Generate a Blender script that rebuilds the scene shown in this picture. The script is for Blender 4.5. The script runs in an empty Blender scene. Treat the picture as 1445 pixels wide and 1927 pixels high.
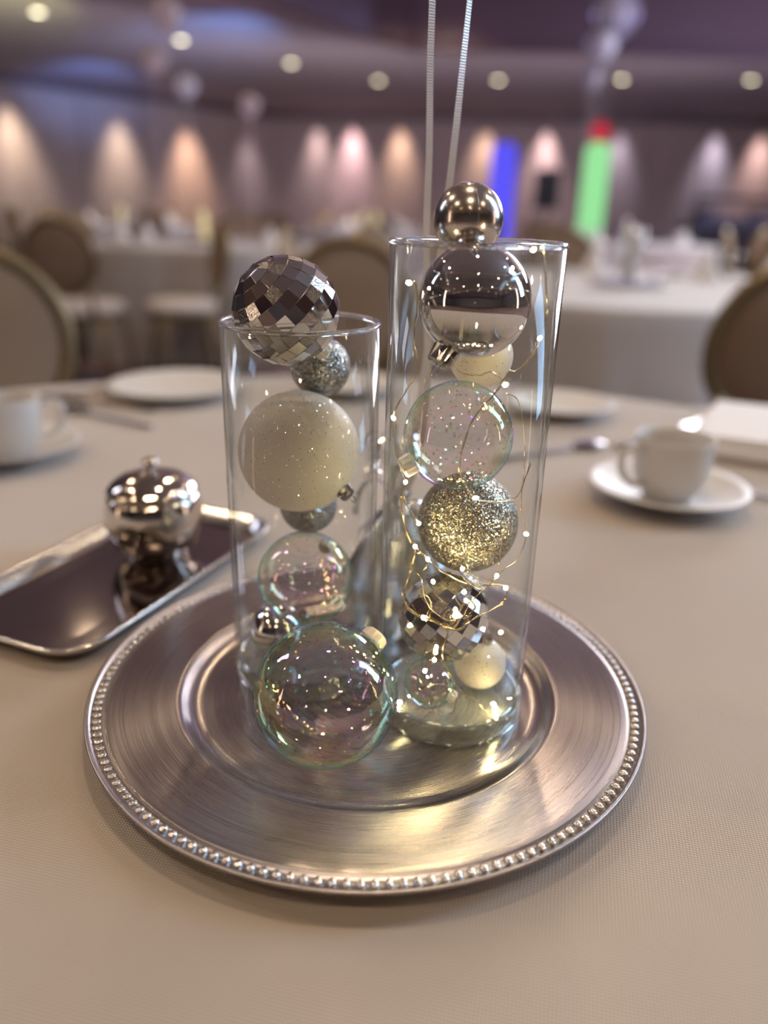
import bpy, bmesh, math, random
from mathutils import Vector, Matrix, Euler
PI = math.pi
R_ = math.radians
random.seed(7)
S = bpy.context.scene
COL = S.collection

# ---------------------------------------------------------------- camera, world, lights, exposure
cam_d = bpy.data.cameras.new('camera')
cam = bpy.data.objects.new('camera', cam_d)
COL.objects.link(cam)
S.camera = cam
cam_d.sensor_fit = 'VERTICAL'
cam_d.sensor_height = 36.0
cam_d.lens = 27.32
cam_d.clip_start = 0.01
cam_d.clip_end = 100
cx = Vector((0.99950587, 0.01992127, 0.02431398))
cy = Vector((-0.02990821, 0.36474556, 0.93062676))
cz = -Vector((-0.00967085, 0.93089410, -0.36516114))
m = Matrix((cx, cy, cz)).transposed().to_4x4()
m.translation = Vector((0.011566, -0.410159, 0.284669))
cam.matrix_world = m
cam_d.dof.use_dof = True
cam_d.dof.focus_distance = 0.392
cam_d.dof.aperture_fstop = 2.7

S.view_settings.view_transform = 'Standard'
S.view_settings.look = 'None'
S.view_settings.gamma = 1.0
S.view_settings.use_curve_mapping = False
S.view_settings.exposure = 0.2
S.cycles.use_denoising = True
S.cycles.max_bounces = 10
S.cycles.transmission_bounces = 10
S.cycles.glossy_bounces = 6
S.cycles.diffuse_bounces = 4
S.cycles.transparent_max_bounces = 28
S.cycles.use_adaptive_sampling = True
S.cycles.adaptive_threshold = 0.02
S.cycles.sample_clamp_indirect = 4.0
S.cycles.blur_glossy = 0.4
S.cycles.use_light_tree = True

w = bpy.data.worlds.new('world')
S.world = w
w.use_nodes = True
w.node_tree.nodes['Background'].inputs[0].default_value = (0.30, 0.27, 0.28, 1)
w.node_tree.nodes['Background'].inputs[1].default_value = 0.1

def aim(o, loc, tgt):
    o.location = loc
    o.rotation_euler = (Vector(tgt) - Vector(loc)).to_track_quat('-Z', 'Y').to_euler()

def area(name, loc, tgt, sx, sy, power, color):
    d = bpy.data.lights.new(name, 'AREA')
    d.shape = 'RECTANGLE'; d.size = sx; d.size_y = sy; d.energy = power; d.color = color
    o = bpy.data.objects.new(name, d); COL.objects.link(o); aim(o, loc, tgt)
    return o

def spot(name, loc, tgt, power, color, deg=60, blend=1.0, radius=0.05):
    d = bpy.data.lights.new(name, 'SPOT')
    d.energy = power; d.color = color; d.spot_size = R_(deg); d.spot_blend = blend; d.shadow_soft_size = radius
    o = bpy.data.objects.new(name, d); COL.objects.link(o); aim(o, loc, tgt)
    return o

LK = dict(back=240, blue=85, fill=120)
# hall wash from the far side (cool), blue-white band from the right, added fill up to the ceiling and onto the far walls
area('hall_wash_light', (4.4, 7.2, 2.15), (0, 0, 0), 3.6, 1.3, LK['back'], (0.90, 0.92, 1.0))
area('blue_cove_light', (3.6, 1.0, 1.9), (0, 0, 0.1), 0.8, 2.8, LK['blue'], (0.40, 0.66, 1.0))
area('blue_cove_light', (-3.6, 1.6, 2.1), (0, 0, 0.1), 0.4, 1.2, LK['blue'] * 0.18, (0.75, 0.80, 1.0))
area('ceiling_fill_light', (0.5, 7.0, -0.2), (0.5, 9.0, 3.0), 9.0, 7.0, LK['fill'], (0.80, 0.66, 0.85))
area('far_wall_fill_light', (1.0, 11.5, 0.9), (0.0, 20.0, 0.2), 9.0, 1.0, 80, (1.0, 0.86, 0.82))
area('far_wall_fill_light', (-3.0, 9.5, 0.9), (-7.0, 16.0, 0.2), 7.0, 1.0, 60, (0.92, 0.86, 0.90))
# added fill lights along the tray edges, brightening its ceiling in reflections
area('tray_fill_light', (-7.7, -3.0, 2.45), (-1.0, -3.0, 3.0), 0.3, 7.5, 55, (1.0, 0.74, 0.55))
area('tray_fill_light', (8.2, 0.0, 2.45), (1.0, 0.0, 3.0), 0.3, 9.0, 55, (1.0, 0.74, 0.58))
area('tray_fill_light', (4.0, 10.9, 2.45), (4.0, 6.0, 3.0), 8.0, 0.3, 40, (0.55, 0.50, 1.0))
# coloured stage washes thrown on the ceiling
spot('blue_stage_wash', (-1.2, 9.0, 1.2), (-2.75, 11.6, 2.34), 520, (0.20, 0.42, 1.0), 50)
spot('blue_stage_wash', (-4.3, 12.4, 1.2), (-5.6, 15.2, 2.34), 480, (0.20, 0.38, 1.0), 45)
spot('lime_stage_wash', (-3.3, 8.2, 1.2), (-4.5, 9.9, 2.34), 300, (0.75, 0.80, 0.25), 45)
spot('violet_stage_wash', (5.2, 6.0, 0.6), (3.4, 10.0, 3.0), 420, (0.50, 0.48, 0.95), 90)
spot('magenta_stage_wash', (6.4, 8.0, 0.6), (4.5, 12.8, 2.4), 480, (0.75, 0.58, 0.85), 90)
spot('magenta_stage_wash', (-1.0, 6.0, 0.6), (-0.8, 9.5, 3.0), 160, (0.75, 0.35, 0.50), 90)
# wall washers: where, warm or cool
WASH = [((-7.15, 15.26), 'L', 1.1, (1.0, .82, .60)), ((-5.72, 16.98), 'L', .9, (1.0, .82, .62)), ((-4.64, 18.28), 'L', 1.5, (1.0, .66, .44)),
        ((-3.54, 19.59), 'L', .35, (.95, .80, .85)), ((-2.01, 20.29), 'B', .6, (1.0, .78, .75)), ((-1.17, 20.21), 'B', 1.2, (1.0, .70, .72)),
        ((-0.03, 20.10), 'B', .8, (1.0, .70, .48)), ((1.96, 19.90), 'B', .8, (1.0, .72, .50)), ((3.36, 19.76), 'B', 1.0, (1.0, .75, .74)),
        ((5.03, 19.59), 'B', .4, (.80, .76, .95)), ((7.14, 19.38), 'B', .6, (.80, .78, 1.0)), ((8.17, 19.28), 'B', .8, (1.0, .72, .66))]
nl = Vector((0.768, -0.64)); nb = Vector((-0.099, -0.995))
for (x, y), side, k, c in WASH:
    n = nl if side == 'L' else nb
    spot('wall_wash_light', (x + n.x * .26, y + n.y * .26, 2.32), (x + n.x * .05, y + n.y * .05, 0.2), 620 * k, c, 62, 1.0, 0.20)

# ---------------------------------------------------------------- helpers
def V3(p): return Vector(p)

def link(name, me, parent=None, loc=None):
    o = bpy.data.objects.new(name, me)
    COL.objects.link(o)
    if parent is not None: o.parent = parent
    if loc is not None: o.location = loc
    return o

def tag(o, label=None, cat=None, group=None, kind=None):
    if label: o['label'] = label
    if cat: o['category'] = cat
    if group: o['group'] = group
    if kind: o['kind'] = kind
    return o

def thing(name, label, cat, loc=(0, 0, 0), rz=0.0, group=None):
    o = bpy.data.objects.new(name, None)
    COL.objects.link(o)
    o.empty_display_size = .05
    o.location = loc; o.rotation_euler = (0, 0, rz)
    return tag(o, label, cat, group)

def to_mesh(name, bm, mat=None, smooth=False):
    bmesh.ops.recalc_face_normals(bm, faces=bm.faces)
    me = bpy.data.meshes.new(name)
    bm.to_mesh(me); bm.free()
    if mat is not None: me.materials.append(mat)
    if smooth:
        for p in me.polygons: p.use_smooth = True
    return me

def obj(name, bm, mat, parent=None, loc=None, smooth=False):
    return link(name, to_mesh(name, bm, mat, smooth), parent, loc)

def add_box(bm, c, s, rot=None, bevel=0.0):
    g = bmesh.ops.create_cube(bm, size=1.0)
    vs = g['verts']
    for v in vs:
        v.co = Vector((v.co.x * s[0], v.co.y * s[1], v.co.z * s[2]))
    if bevel:
        es = list({e for v in vs for e in v.link_edges})
        r = bmesh.ops.bevel(bm, geom=es, offset=bevel, segments=2, profile=.6, affect='EDGES')
        vs = list({v for f in r['faces'] for v in f.verts} | {v for v in vs if v.is_valid})
    M = Matrix.Translation(c) @ (rot.to_4x4() if rot is not None else Matrix.Identity(4))
    for v in vs: v.co = M @ v.co

def add_lathe(bm, prof, n=64, c=(0, 0, 0), wob=None, axis=None, cap=False):
    """prof = [(r,z)...]; r 0 gives a pole; wob(angle,z) scales the radius"""
    M = Matrix.Translation(c)
    if axis is not None:
        M = M @ Vector((0, 0, 1)).rotation_difference(Vector(axis)).to_matrix().to_4x4()
    rings = []
    for r, z in prof:
        if r < 1e-7:
            rings.append([bm.verts.new(M @ Vector((0, 0, z)))])
        else:
            ring = []
            for i in range(n):
                a = 2 * PI * i / n
                k = wob(a, z) if wob else 1.0
                ring.append(bm.verts.new(M @ Vector((r * k * math.cos(a), r * k * math.sin(a), z))))
            rings.append(ring)
    for A, B in zip(rings, rings[1:]):
        if len(A) == 1 and len(B) == 1: continue
        for i in range(n):
            j = (i + 1) % n
            if len(A) == 1: bm.faces.new((A[0], B[i], B[j]))
            elif len(B) == 1: bm.faces.new((A[i], A[j], B[0]))
            else: bm.faces.new((A[i], A[j], B[j], B[i]))

def add_sphere(bm, c, r, n=48, m=24, sc=(1, 1, 1)):
    prof = [(r * math.sin(PI * i / m), -r * math.cos(PI * i / m)) for i in range(m + 1)]
    prof[0] = (0, -r); prof[-1] = (0, r)
    old = set(bm.verts)
    add_lathe(bm, prof, n)
    for v in bm.verts:
        if v not in old:
            v.co = Vector((v.co.x * sc[0], v.co.y * sc[1], v.co.z * sc[2])) + Vector(c)

def add_tube(bm, pts, r, n=8, closed=False, rf=None):
    pts = [Vector(p) for p in pts]
    N = len(pts); rings = []
    up = Vector((0, 0, 1))
    prev = None
    for i, p in enumerate(pts):
        a = pts[(i - 1) % N] if (closed or i > 0) else p
        b = pts[(i + 1) % N] if (closed or i < N - 1) else p
        t = (b - a)
        t = t.normalized() if t.length > 1e-9 else Vector((0, 0, 1))
        if prev is None:
            x = t.cross(up)
            if x.length < 1e-3: x = t.cross(Vector((1, 0, 0)))
        else:
            x = prev - t * prev.dot(t)
            if x.length < 1e-4: x = t.orthogonal()
        x.normalize(); prev = x
        y = t.cross(x)
        rr = rf(i / (N - 1)) * r if rf else r
        rings.append([bm.verts.new(p + (x * math.cos(2 * PI * k / n) + y * math.sin(2 * PI * k / n)) * rr) for k in range(n)])
    L = list(zip(rings, rings[1:])) + ([(rings[-1], rings[0])] if closed else [])
    for A, B in L:
        for k in range(n):
            j = (k + 1) % n
            bm.faces.new((A[k], A[j], B[j], B[k]))
    if not closed:
        bm.faces.new(rings[0][::-1]); bm.faces.new(rings[-1])

def spline(pts, sub=6):
    """Catmull-Rom through the points"""
    P = [Vector(p) for p in pts]
    out = []
    for i in range(len(P) - 1):
        p0 = P[max(i - 1, 0)]; p1 = P[i]; p2 = P[i + 1]; p3 = P[min(i + 2, len(P) - 1)]
        for k in range(sub):
            t = k / sub
            out.append(0.5 * ((2 * p1) + (p2 - p0) * t + (2 * p0 - 5 * p1 + 4 * p2 - p3) * t * t + (3 * p1 - p0 - 3 * p2 + p3) * t ** 3))
    out.append(P[-1])
    return out

def add_ribbon(bm, pts, width, wdirs, th=0.0002):
    """flat strip through pts; wdirs = width direction per point"""
    rows = []
    for i, p in enumerate(pts):
        p = Vector(p)
        a = Vector(pts[max(i - 1, 0)]); b = Vector(pts[min(i + 1, len(pts) - 1)])
        t = (b - a).normalized()
        d = wdirs(i) if callable(wdirs) else Vector(wdirs)
        d = (d - t * d.dot(t)).normalized() * width / 2
        n = t.cross(d).normalized() * th / 2
        rows.append([bm.verts.new(p - d - n), bm.verts.new(p + d - n), bm.verts.new(p + d + n), bm.verts.new(p - d + n)])
    for A, B in zip(rows, rows[1:]):
        for k in range(4):
            j = (k + 1) % 4
            bm.faces.new((A[k], A[j], B[j], B[k]))
    bm.faces.new(rows[0][::-1]); bm.faces.new(rows[-1])

def extrude_poly(bm, poly, z0, z1):
    a = [bm.verts.new((x, y, z0)) for x, y in poly]
    b = [bm.verts.new((x, y, z1)) for x, y in poly]
    bm.faces.new(a[::-1]); bm.faces.new(b)
    for i in range(len(poly)):
        j = (i + 1) % len(poly)
        bm.faces.new((a[i], a[j], b[j], b[i]))

# ---------------------------------------------------------------- materials
class NT:
    def __init__(self, name):
        self.m = bpy.data.materials.new(name); self.m.use_nodes = True
        self.t = self.m.node_tree; self.t.nodes.clear()
        self.out = self.t.nodes.new('ShaderNodeOutputMaterial')
    def n(self, typ, **kw):
        x = self.t.nodes.new(typ)
        for k, v in kw.items():
            if k.startswith('i_'):
                x.inputs[k[2:].replace('_', ' ')].default_value = v
            else: setattr(x, k, v)
        return x
    def l(self, a, b): self.t.links.new(a, b)

def setv(b, **kw):
    for k, v in kw.items():
        k = k.replace('_', ' ')
        if isinstance(v, tuple) and len(v) == 3 and b.inputs[k].type == 'RGBA': v = v + (1,)
        b.inputs[k].default_value = v

def pbr(name, color, rough=.5, metal=0.0, **kw):
    t = NT(name)
    b = t.n('ShaderNodeBsdfPrincipled')
    setv(b, Base_Color=color, Roughness=rough, Metallic=metal, **kw)
    t.l(b.outputs[0], t.out.inputs[0])
    t.b = b
    return t

def emis(name, color, s):
    t = NT(name)
    e = t.n('ShaderNodeEmission'); e.inputs[0].default_value = color + (1,); e.inputs[1].default_value = s
    t.l(e.outputs[0], t.out.inputs[0])
    return t.m

def bump(t, height_socket, strength=.3, dist=.001):
    b = t.n('ShaderNodeBump'); b.inputs['Strength'].default_value = strength; b.inputs['Distance'].default_value = dist
    t.l(height_socket, b.inputs['Height']); t.l(b.outputs[0], t.b.inputs['Normal'])
    return b

def noise(t, scale, detail=2, coord='Object', rough=.5):
    tc = t.n('ShaderNodeTexCoord'); nz = t.n('ShaderNodeTexNoise')
    nz.inputs['Scale'].default_value = scale; nz.inputs['Detail'].default_value = detail; nz.inputs['Roughness'].default_value = rough
    t.l(tc.outputs[coord], nz.inputs['Vector'])
    return nz

def ramp(t, fac, stops, interp='LINEAR'):
    r = t.n('ShaderNodeValToRGB'); e = r.color_ramp; e.interpolation = interp
    while len(e.elements) < len(stops): e.elements.new(0.5)
    for el, (p, c) in zip(e.elements, stops):
        el.position = p; el.color = (c + (1,)) if len(c) == 3 else c
    t.l(fac, r.inputs[0])
    return r

def math_(t, op, a, b=None, clamp=False):
    x = t.n('ShaderNodeMath', operation=op, use_clamp=clamp)
    for i, v in enumerate((a, b)):
        if v is None: continue
        if isinstance(v, (int, float)): x.inputs[i].default_value = v
        else: t.l(v, x.inputs[i])
    return x.outputs[0]

MAT = {}
VASE_REAL = False
# woven banquet cloth: fine diagonal weave in relief
def cloth(name, c1, c2, scale=205):
    t = pbr(name, c1, .85)
    setv(t.b, Sheen_Weight=.35, Sheen_Roughness=.45)
    tc = t.n('ShaderNodeTexCoord')
    mp = t.n('ShaderNodeMapping'); mp.inputs['Rotation'].default_value = (0, 0, R_(12)); t.l(tc.outputs['Object'], mp.inputs[0])
    hs = []
    for ax in (0, 90):
        m2 = t.n('ShaderNodeMapping'); m2.inputs['Rotation'].default_value = (0, 0, R_(ax)); t.l(mp.outputs[0], m2.inputs[0])
        wv = t.n('ShaderNodeTexWave', wave_type='BANDS', bands_direction='X', wave_profile='SIN')
        wv.inputs['Scale'].default_value = scale
        wv.inputs['Distortion'].default_value = 0.35; wv.inputs['Detail Scale'].default_value = .6
        t.l(m2.outputs[0], wv.inputs['Vector']); hs.append(wv.outputs['Fac'])
    h = math_(t, 'MULTIPLY', hs[0], hs[1])
    nz = noise(t, 9, 4)
    mx = t.n('ShaderNodeMix', data_type='RGBA'); mx.inputs[6].default_value = c1 + (1,); mx.inputs[7].default_value = c2 + (1,)
    f = math_(t, 'ADD', math_(t, 'MULTIPLY', h, .55), math_(t, 'MULTIPLY', nz.outputs[0], .3), True)
    t.l(f, mx.inputs[0]); t.l(mx.outputs[2], t.b.inputs['Base Color'])
    bump(t, h, .8, .0004)
    return t.m
MAT['cloth'] = cloth('beige_woven_cloth', (.38, .315, .26), (.64, .555, .48))
MAT['white_cloth'] = pbr('white_linen', (.46, .43, .42), .8, 0, Sheen_Weight=.2).m
MAT['napkin'] = pbr('napkin_linen', (.74, .71, .70), .8).m

def brushed_plate():
    t = pbr('brushed_silver_plate', (.47, .42, .405), .3, 1.0)
    setv(t.b, Anisotropic=.88)
    tg = t.n('ShaderNodeTangent', direction_type='RADIAL', axis='Z'); t.l(tg.outputs[0], t.b.inputs['Tangent'])
    tc = t.n('ShaderNodeTexCoord'); sx = t.n('ShaderNodeSeparateXYZ'); t.l(tc.outputs['Object'], sx.inputs[0])
    r = math_(t, 'SQRT', math_(t, 'ADD', math_(t, 'MULTIPLY', sx.outputs[0], sx.outputs[0]), math_(t, 'MULTIPLY', sx.outputs[1], sx.outputs[1])))
    at = math_(t, 'ARCTAN2', sx.outputs[1], sx.outputs[0])
    cb = t.n('ShaderNodeCombineXYZ')
    t.l(math_(t, 'MULTIPLY', r, 2200.0), cb.inputs[0]); t.l(math_(t, 'MULTIPLY', math_(t, 'SINE', at), .7), cb.inputs[1]); t.l(math_(t, 'MULTIPLY', math_(t, 'COSINE', at), .7), cb.inputs[2])
    nz = t.n('ShaderNodeTexNoise'); nz.inputs['Scale'].default_value = 1.0; nz.inputs['Detail'].default_value = 3.0; t.l(cb.outputs[0], nz.inputs['Vector'])
    bump(t, nz.outputs[0], .07, .0003)
    rr = ramp(t, nz.outputs[0], [(.3, (.23,) * 3), (.7, (.33,) * 3)])
    t.l(rr.outputs[0], t.b.inputs['Roughness'])
    return t.m
MAT['plate'] = brushed_plate()
MAT['bead'] = pbr('silver_bead', (.66, .62, .60), .18, 1.0).m
MAT['chrome'] = pbr('mirror_silver', (.86, .82, .80), .025, 1.0).m
MAT['pearl_chrome'] = pbr('soft_mirror_silver', (.68, .60, .54), .2, 1.0).m
MAT['silver_cap'] = pbr('silver_cap', (.45, .42, .40), .15, 1.0).m
MAT['silverware'] = pbr('silverware', (.30, .28, .29), .15, 1.0).m
MAT['tray'] = pbr('dark_polished_tray', (.30, .26, .25), .10, 1.0).m
MAT['tray_rim'] = pbr('tray_rim', (.72, .70, .70), .2, 1.0).m
MAT['pot'] = pbr('polished_pot', (.66, .59, .52), .10, 1.0).m
MAT['foil'] = pbr('silver_foil', (.85, .84, .80), .24, 1.0).m
MAT['china'] = pbr('white_china', (.62, .59, .56), .4, 0).m

def glitter(name, lo, hi, scale, tilt=1.3, rough=.22):
    t = pbr(name, hi, rough, .9)
    tc = t.n('ShaderNodeTexCoord')
    v = t.n('ShaderNodeTexVoronoi', feature='F1'); v.inputs['Scale'].default_value = scale; t.l(tc.outputs['Object'], v.inputs['Vector'])
    sub = t.n('ShaderNodeVectorMath', operation='SUBTRACT'); t.l(v.outputs['Color'], sub.inputs[0]); sub.inputs[1].default_value = (.5, .5, .5)
    sc = t.n('ShaderNodeVectorMath', operation='SCALE'); t.l(sub.outputs[0], sc.inputs[0]); sc.inputs['Scale'].default_value = tilt
    ge = t.n('ShaderNodeNewGeometry')
    ad = t.n('ShaderNodeVectorMath', operation='ADD'); t.l(ge.outputs['Normal'], ad.inputs[0]); t.l(sc.outputs[0], ad.inputs[1])
    nm = t.n('ShaderNodeVectorMath', operation='NORMALIZE'); t.l(ad.outputs[0], nm.inputs[0]); t.l(nm.outputs[0], t.b.inputs['Normal'])
    s2 = t.n('ShaderNodeSeparateColor'); t.l(v.outputs['Color'], s2.inputs[0])
    rr = ramp(t, s2.outputs[0], [(0.0, lo), (.62, tuple((a + b) / 2 for a, b in zip(lo, hi))), (.9, hi), (1.0, (1, .97, .9))])
    t.l(rr.outputs[0], t.b.inputs['Base Color'])
    return t.m
MAT['silver_glitter'] = glitter('silver_glitter', (.10, .095, .08), (.70, .66, .60), 2000, 1.1, .25)
MAT['gold_glitter'] = glitter('champagne_glitter', (.10, .085, .06), (.66, .60, .48), 2000, 1.1, .25)

def white_glitter():
    t = pbr('white_frost_glitter', (.70, .64, .56), .55)
    setv(t.b, Subsurface_Weight=.25, Subsurface_Scale=.008, Subsurface_Radius=(1.0, .9, .7), Coat_Weight=.15, Coat_Roughness=.4)
    tc = t.n('ShaderNodeTexCoord')
    v = t.n('ShaderNodeTexVoronoi', feature='F1'); v.inputs['Scale'].default_value = 900; t.l(tc.outputs['Object'], v.inputs['Vector'])
    s2 = t.n('ShaderNodeSeparateColor'); t.l(v.outputs['Color'], s2.inputs[0])
    near = math_(t, 'LESS_THAN', v.outputs['Distance'], .32)
    spark = math_(t, 'MULTIPLY', math_(t, 'GREATER_THAN', s2.outputs[0], .86), near)
    dark = math_(t, 'MULTIPLY', math_(t, 'LESS_THAN', s2.outputs[0], .05), near)
    t.l(spark, t.b.inputs['Metallic'])
    mx = t.n('ShaderNodeMix', data_type='RGBA'); mx.inputs[6].default_value = (.72, .655, .56, 1); mx.inputs[7].default_value = (1, .98, .92, 1); t.l(spark, mx.inputs[0])
    m2 = t.n('ShaderNodeMix', data_type='RGBA'); t.l(mx.outputs[2], m2.inputs[6]); m2.inputs[7].default_value = (.30, .24, .17, 1); t.l(dark, m2.inputs[0])
    t.l(m2.outputs[2], t.b.inputs['Base Color'])
    rr = math_(t, 'SUBTRACT', .55, math_(t, 'MULTIPLY', spark, .37)); t.l(rr, t.b.inputs['Roughness'])
    sub = t.n('ShaderNodeVectorMath', operation='SUBTRACT'); t.l(v.outputs['Color'], sub.inputs[0]); sub.inputs[1].default_value = (.5, .5, .5)
    sc = t.n('ShaderNodeVectorMath', operation='SCALE'); t.l(sub.outputs[0], sc.inputs[0]); t.l(math_(t, 'MULTIPLY', spark, 1.4), sc.inputs['Scale'])
    ge = t.n('ShaderNodeNewGeometry')
    ad = t.n('ShaderNodeVectorMath', operation='ADD'); t.l(ge.outputs['Normal'], ad.inputs[0]); t.l(sc.outputs[0], ad.inputs[1])
    nm = t.n('ShaderNodeVectorMath', operation='NORMALIZE'); t.l(ad.outputs[0], nm.inputs[0]); t.l(nm.outputs[0], t.b.inputs['Normal'])
    return t.m
MAT['white_glitter'] = white_glitter()

def thin_clear(name, tint, f0, edge, power, rough=.02, film=False, edge_tint=None):
    """thin clear wall: see-through plus a mirror coat that strengthens towards grazing view"""
    t = NT(name)
    tr = t.n('ShaderNodeBsdfTransparent'); tr.inputs[0].default_value = tint + (1,)
    gl = t.n('ShaderNodeBsdfGlossy'); gl.inputs['Roughness'].default_value = rough
    lw = t.n('ShaderNodeLayerWeight'); lw.inputs[0].default_value = .5
    fp = math_(t, 'POWER', lw.outputs['Facing'], power)
    if edge_tint:
        mx = t.n('ShaderNodeMix', data_type='RGBA'); mx.inputs[6].default_value = tint + (1,); mx.inputs[7].default_value = edge_tint + (1,)
        t.l(math_(t, 'POWER', lw.outputs['Facing'], 9.0), mx.inputs[0]); t.l(mx.outputs[2], tr.inputs[0])
    fac = math_(t, 'ADD', math_(t, 'MULTIPLY', fp, edge), f0, True)
    if film:
        nz = noise(t, 28, 2)
        s = math_(t, 'ADD', math_(t, 'MULTIPLY', lw.outputs['Facing'], 1.1), math_(t, 'MULTIPLY', nz.outputs[0], 1.5))
        s = math_(t, 'FRACT', s)
        r = ramp(t, s, [(0, (1, .55, .75)), (.18, (1, .78, .45)), (.36, (.75, 1, .55)), (.54, (.5, .95, .9)), (.72, (.55, .65, 1)), (.88, (.9, .55, 1)), (1, (1, .55, .75))])
        t.l(r.outputs[0], gl.inputs[0])
        n2 = noise(t, 75, 3); bp = t.n('ShaderNodeBump'); bp.inputs['Strength'].default_value = .28; bp.inputs['Distance'].default_value = .0015
        t.l(n2.outputs[0], bp.inputs['Height']); t.l(bp.outputs[0], gl.inputs['Normal'])
    if film:
        # scattered film flakes that catch the lamps in strong colours
        tc = t.n('ShaderNodeTexCoord'); vo = t.n('ShaderNodeTexVoronoi', feature='F1'); vo.inputs['Scale'].default_value = 520; t.l(tc.outputs['Object'], vo.inputs['Vector'])
        sc_ = t.n('ShaderNodeSeparateColor'); t.l(vo.outputs['Color'], sc_.inputs[0])
        mk_ = math_(t, 'MULTIPLY', math_(t, 'GREATER_THAN', sc_.outputs[0], .86), math_(t, 'LESS_THAN', vo.outputs['Distance'], .42))
        sub = t.n('ShaderNodeVectorMath', operation='SUBTRACT'); t.l(vo.outputs['Color'], sub.inputs[0]); sub.inputs[1].default_value = (.9, .5, .5)
        sl_ = t.n('ShaderNodeVectorMath', operation='SCALE'); t.l(sub.outputs[0], sl_.inputs[0]); sl_.inputs['Scale'].default_value = 1.5
        ge = t.n('ShaderNodeNewGeometry'); ad = t.n('ShaderNodeVectorMath', operation='ADD'); t.l(ge.outputs['Normal'], ad.inputs[0]); t.l(sl_.outputs[0], ad.inputs[1])
        nm = t.n('ShaderNodeVectorMath', operation='NORMALIZE'); t.l(ad.outputs[0], nm.inputs[0])
        fr_ = ramp(t, sc_.outputs[1], [(0, (1, .12, .45)), (.2, (1, .55, .08)), (.4, (.55, 1, .12)), (.6, (.1, .9, .7)), (.8, (.25, .3, 1)), (1, (.9, .15, 1))])
        g2 = t.n('ShaderNodeBsdfGlossy'); g2.inputs['Roughness'].default_value = .22; t.l(fr_.outputs[0], g2.inputs[0]); t.l(nm.outputs[0], g2.inputs['Normal'])
        gm = t.n('ShaderNodeMixShader'); t.l(mk_, gm.inputs[0]); t.l(gl.outputs[0], gm.inputs[1]); t.l(g2.outputs[0], gm.inputs[2]); gl = gm
        fac = math_(t, 'ADD', fac, math_(t, 'MULTIPLY', mk_, .30), True)
    mix = t.n('ShaderNodeMixShader'); t.l(fac, mix.inputs[0]); t.l(tr.outputs[0], mix.inputs[1]); t.l(gl.outputs[0], mix.inputs[2])
    t.l(mix.outputs[0], t.out.inputs[0])
    return t.m
MAT['irid'] = thin_clear('iridescent_clear_shell', (.975, .965, .955), .155, .80, 3.6, .03, True)
MAT['thin_glass'] = thin_clear('thin_glass', (.985, .99, .985), .022, .85, 4.0, .01, False, (.42, .45, .42))


def real_glass(name, color=(1, 1, 1), rough=0.0):
    t = pbr(name, color, rough); setv(t.b, Transmission_Weight=1.0, IOR=1.48); return t.m
MAT['glass'] = real_glass('thick_glass', (.97, .985, .97))
def base_glass(nm, fac):
    t = NT(nm)
    g = t.n('ShaderNodeBsdfPrincipled'); setv(g, Base_Color=(.96, .985, .96), Roughness=0.0, Transmission_Weight=1.0, IOR=1.5)
    tr = t.n('ShaderNodeBsdfTransparent'); tr.inputs[0].default_value = (.985, .995, .985, 1)
    mx = t.n('ShaderNodeMixShader'); mx.inputs[0].default_value = fac
    t.l(tr.outputs[0], mx.inputs[1]); t.l(g.outputs[0], mx.inputs[2]); t.l(mx.outputs[0], t.out.inputs[0])
    return t.m
MAT['base_glass'] = thin_clear('thick_base_glass', (.90, .955, .91), .13, .95, 2.2, .01, False, (.55, .66, .60))
def paint_glow(m, amount, col):
    # pale diffuse share standing in for lamp light refracted through the base
    t = m.node_tree; out = [n for n in t.nodes if n.type == 'OUTPUT_MATERIAL'][0]
    src = out.inputs[0].links[0].from_socket
    d = t.nodes.new('ShaderNodeBsdfDiffuse'); d.inputs[0].default_value = col + (1,)
    mx = t.nodes.new('ShaderNodeMixShader'); mx.inputs[0].default_value = amount
    t.links.new(src, mx.inputs[1]); t.links.new(d.outputs[0], mx.inputs[2]); t.links.new(mx.outputs[0], out.inputs[0])
paint_glow(MAT['base_glass'], .16, (.92, .94, .86))
MAT['highlight_glass'] = thin_clear('bright_edge_glass', (.93, .98, .95), .42, .6, 1.6, .04, False, (.5, .6, .55))
MAT['rim_glass'] = base_glass('rim_glass', .6)
MAT['frost'] = pbr('frosted_cap', (.78, .73, .64), .35, 0, Subsurface_Weight=.2, Subsurface_Scale=.003).m
MAT['mirror_tile'] = pbr('mirror_tile', (.80, .77, .74), .02, 1.0).m
def rough_tile():
    t = pbr('crinkled_mirror_tile', (.76, .72, .66), .12, 1.0)
    nz = noise(t, 900, 2); bump(t, nz.outputs[0], .5, .0004); return t.m
MAT['rough_tile'] = rough_tile()
MAT['tile_core'] = pbr('dark_silver_core', (.75, .72, .68), .3, 1.0).m
MAT['wire'] = pbr('copper_wire', (.78, .62, .38), .25, 1.0).m
MAT['led'] = emis('led_glow', (1.0, .82, .42), 150.0)
MAT['ribbon'] = pbr('satin_ribbon', (.50, .45, .43), .4, .2).m
def ribbon_mat():
    t = pbr('ribbed_grey_ribbon', (.78, .71, .68), .35, .35)
    tc = t.n('ShaderNodeTexCoord'); wv = t.n('ShaderNodeTexWave', wave_type='BANDS', bands_direction='Z'); wv.inputs['Scale'].default_value = 230
    t.l(tc.outputs['Object'], wv.inputs['Vector']); bump(t, wv.outputs['Fac'], .5, .0003); return t.m
MAT['ribbon'] = ribbon_mat()

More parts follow.
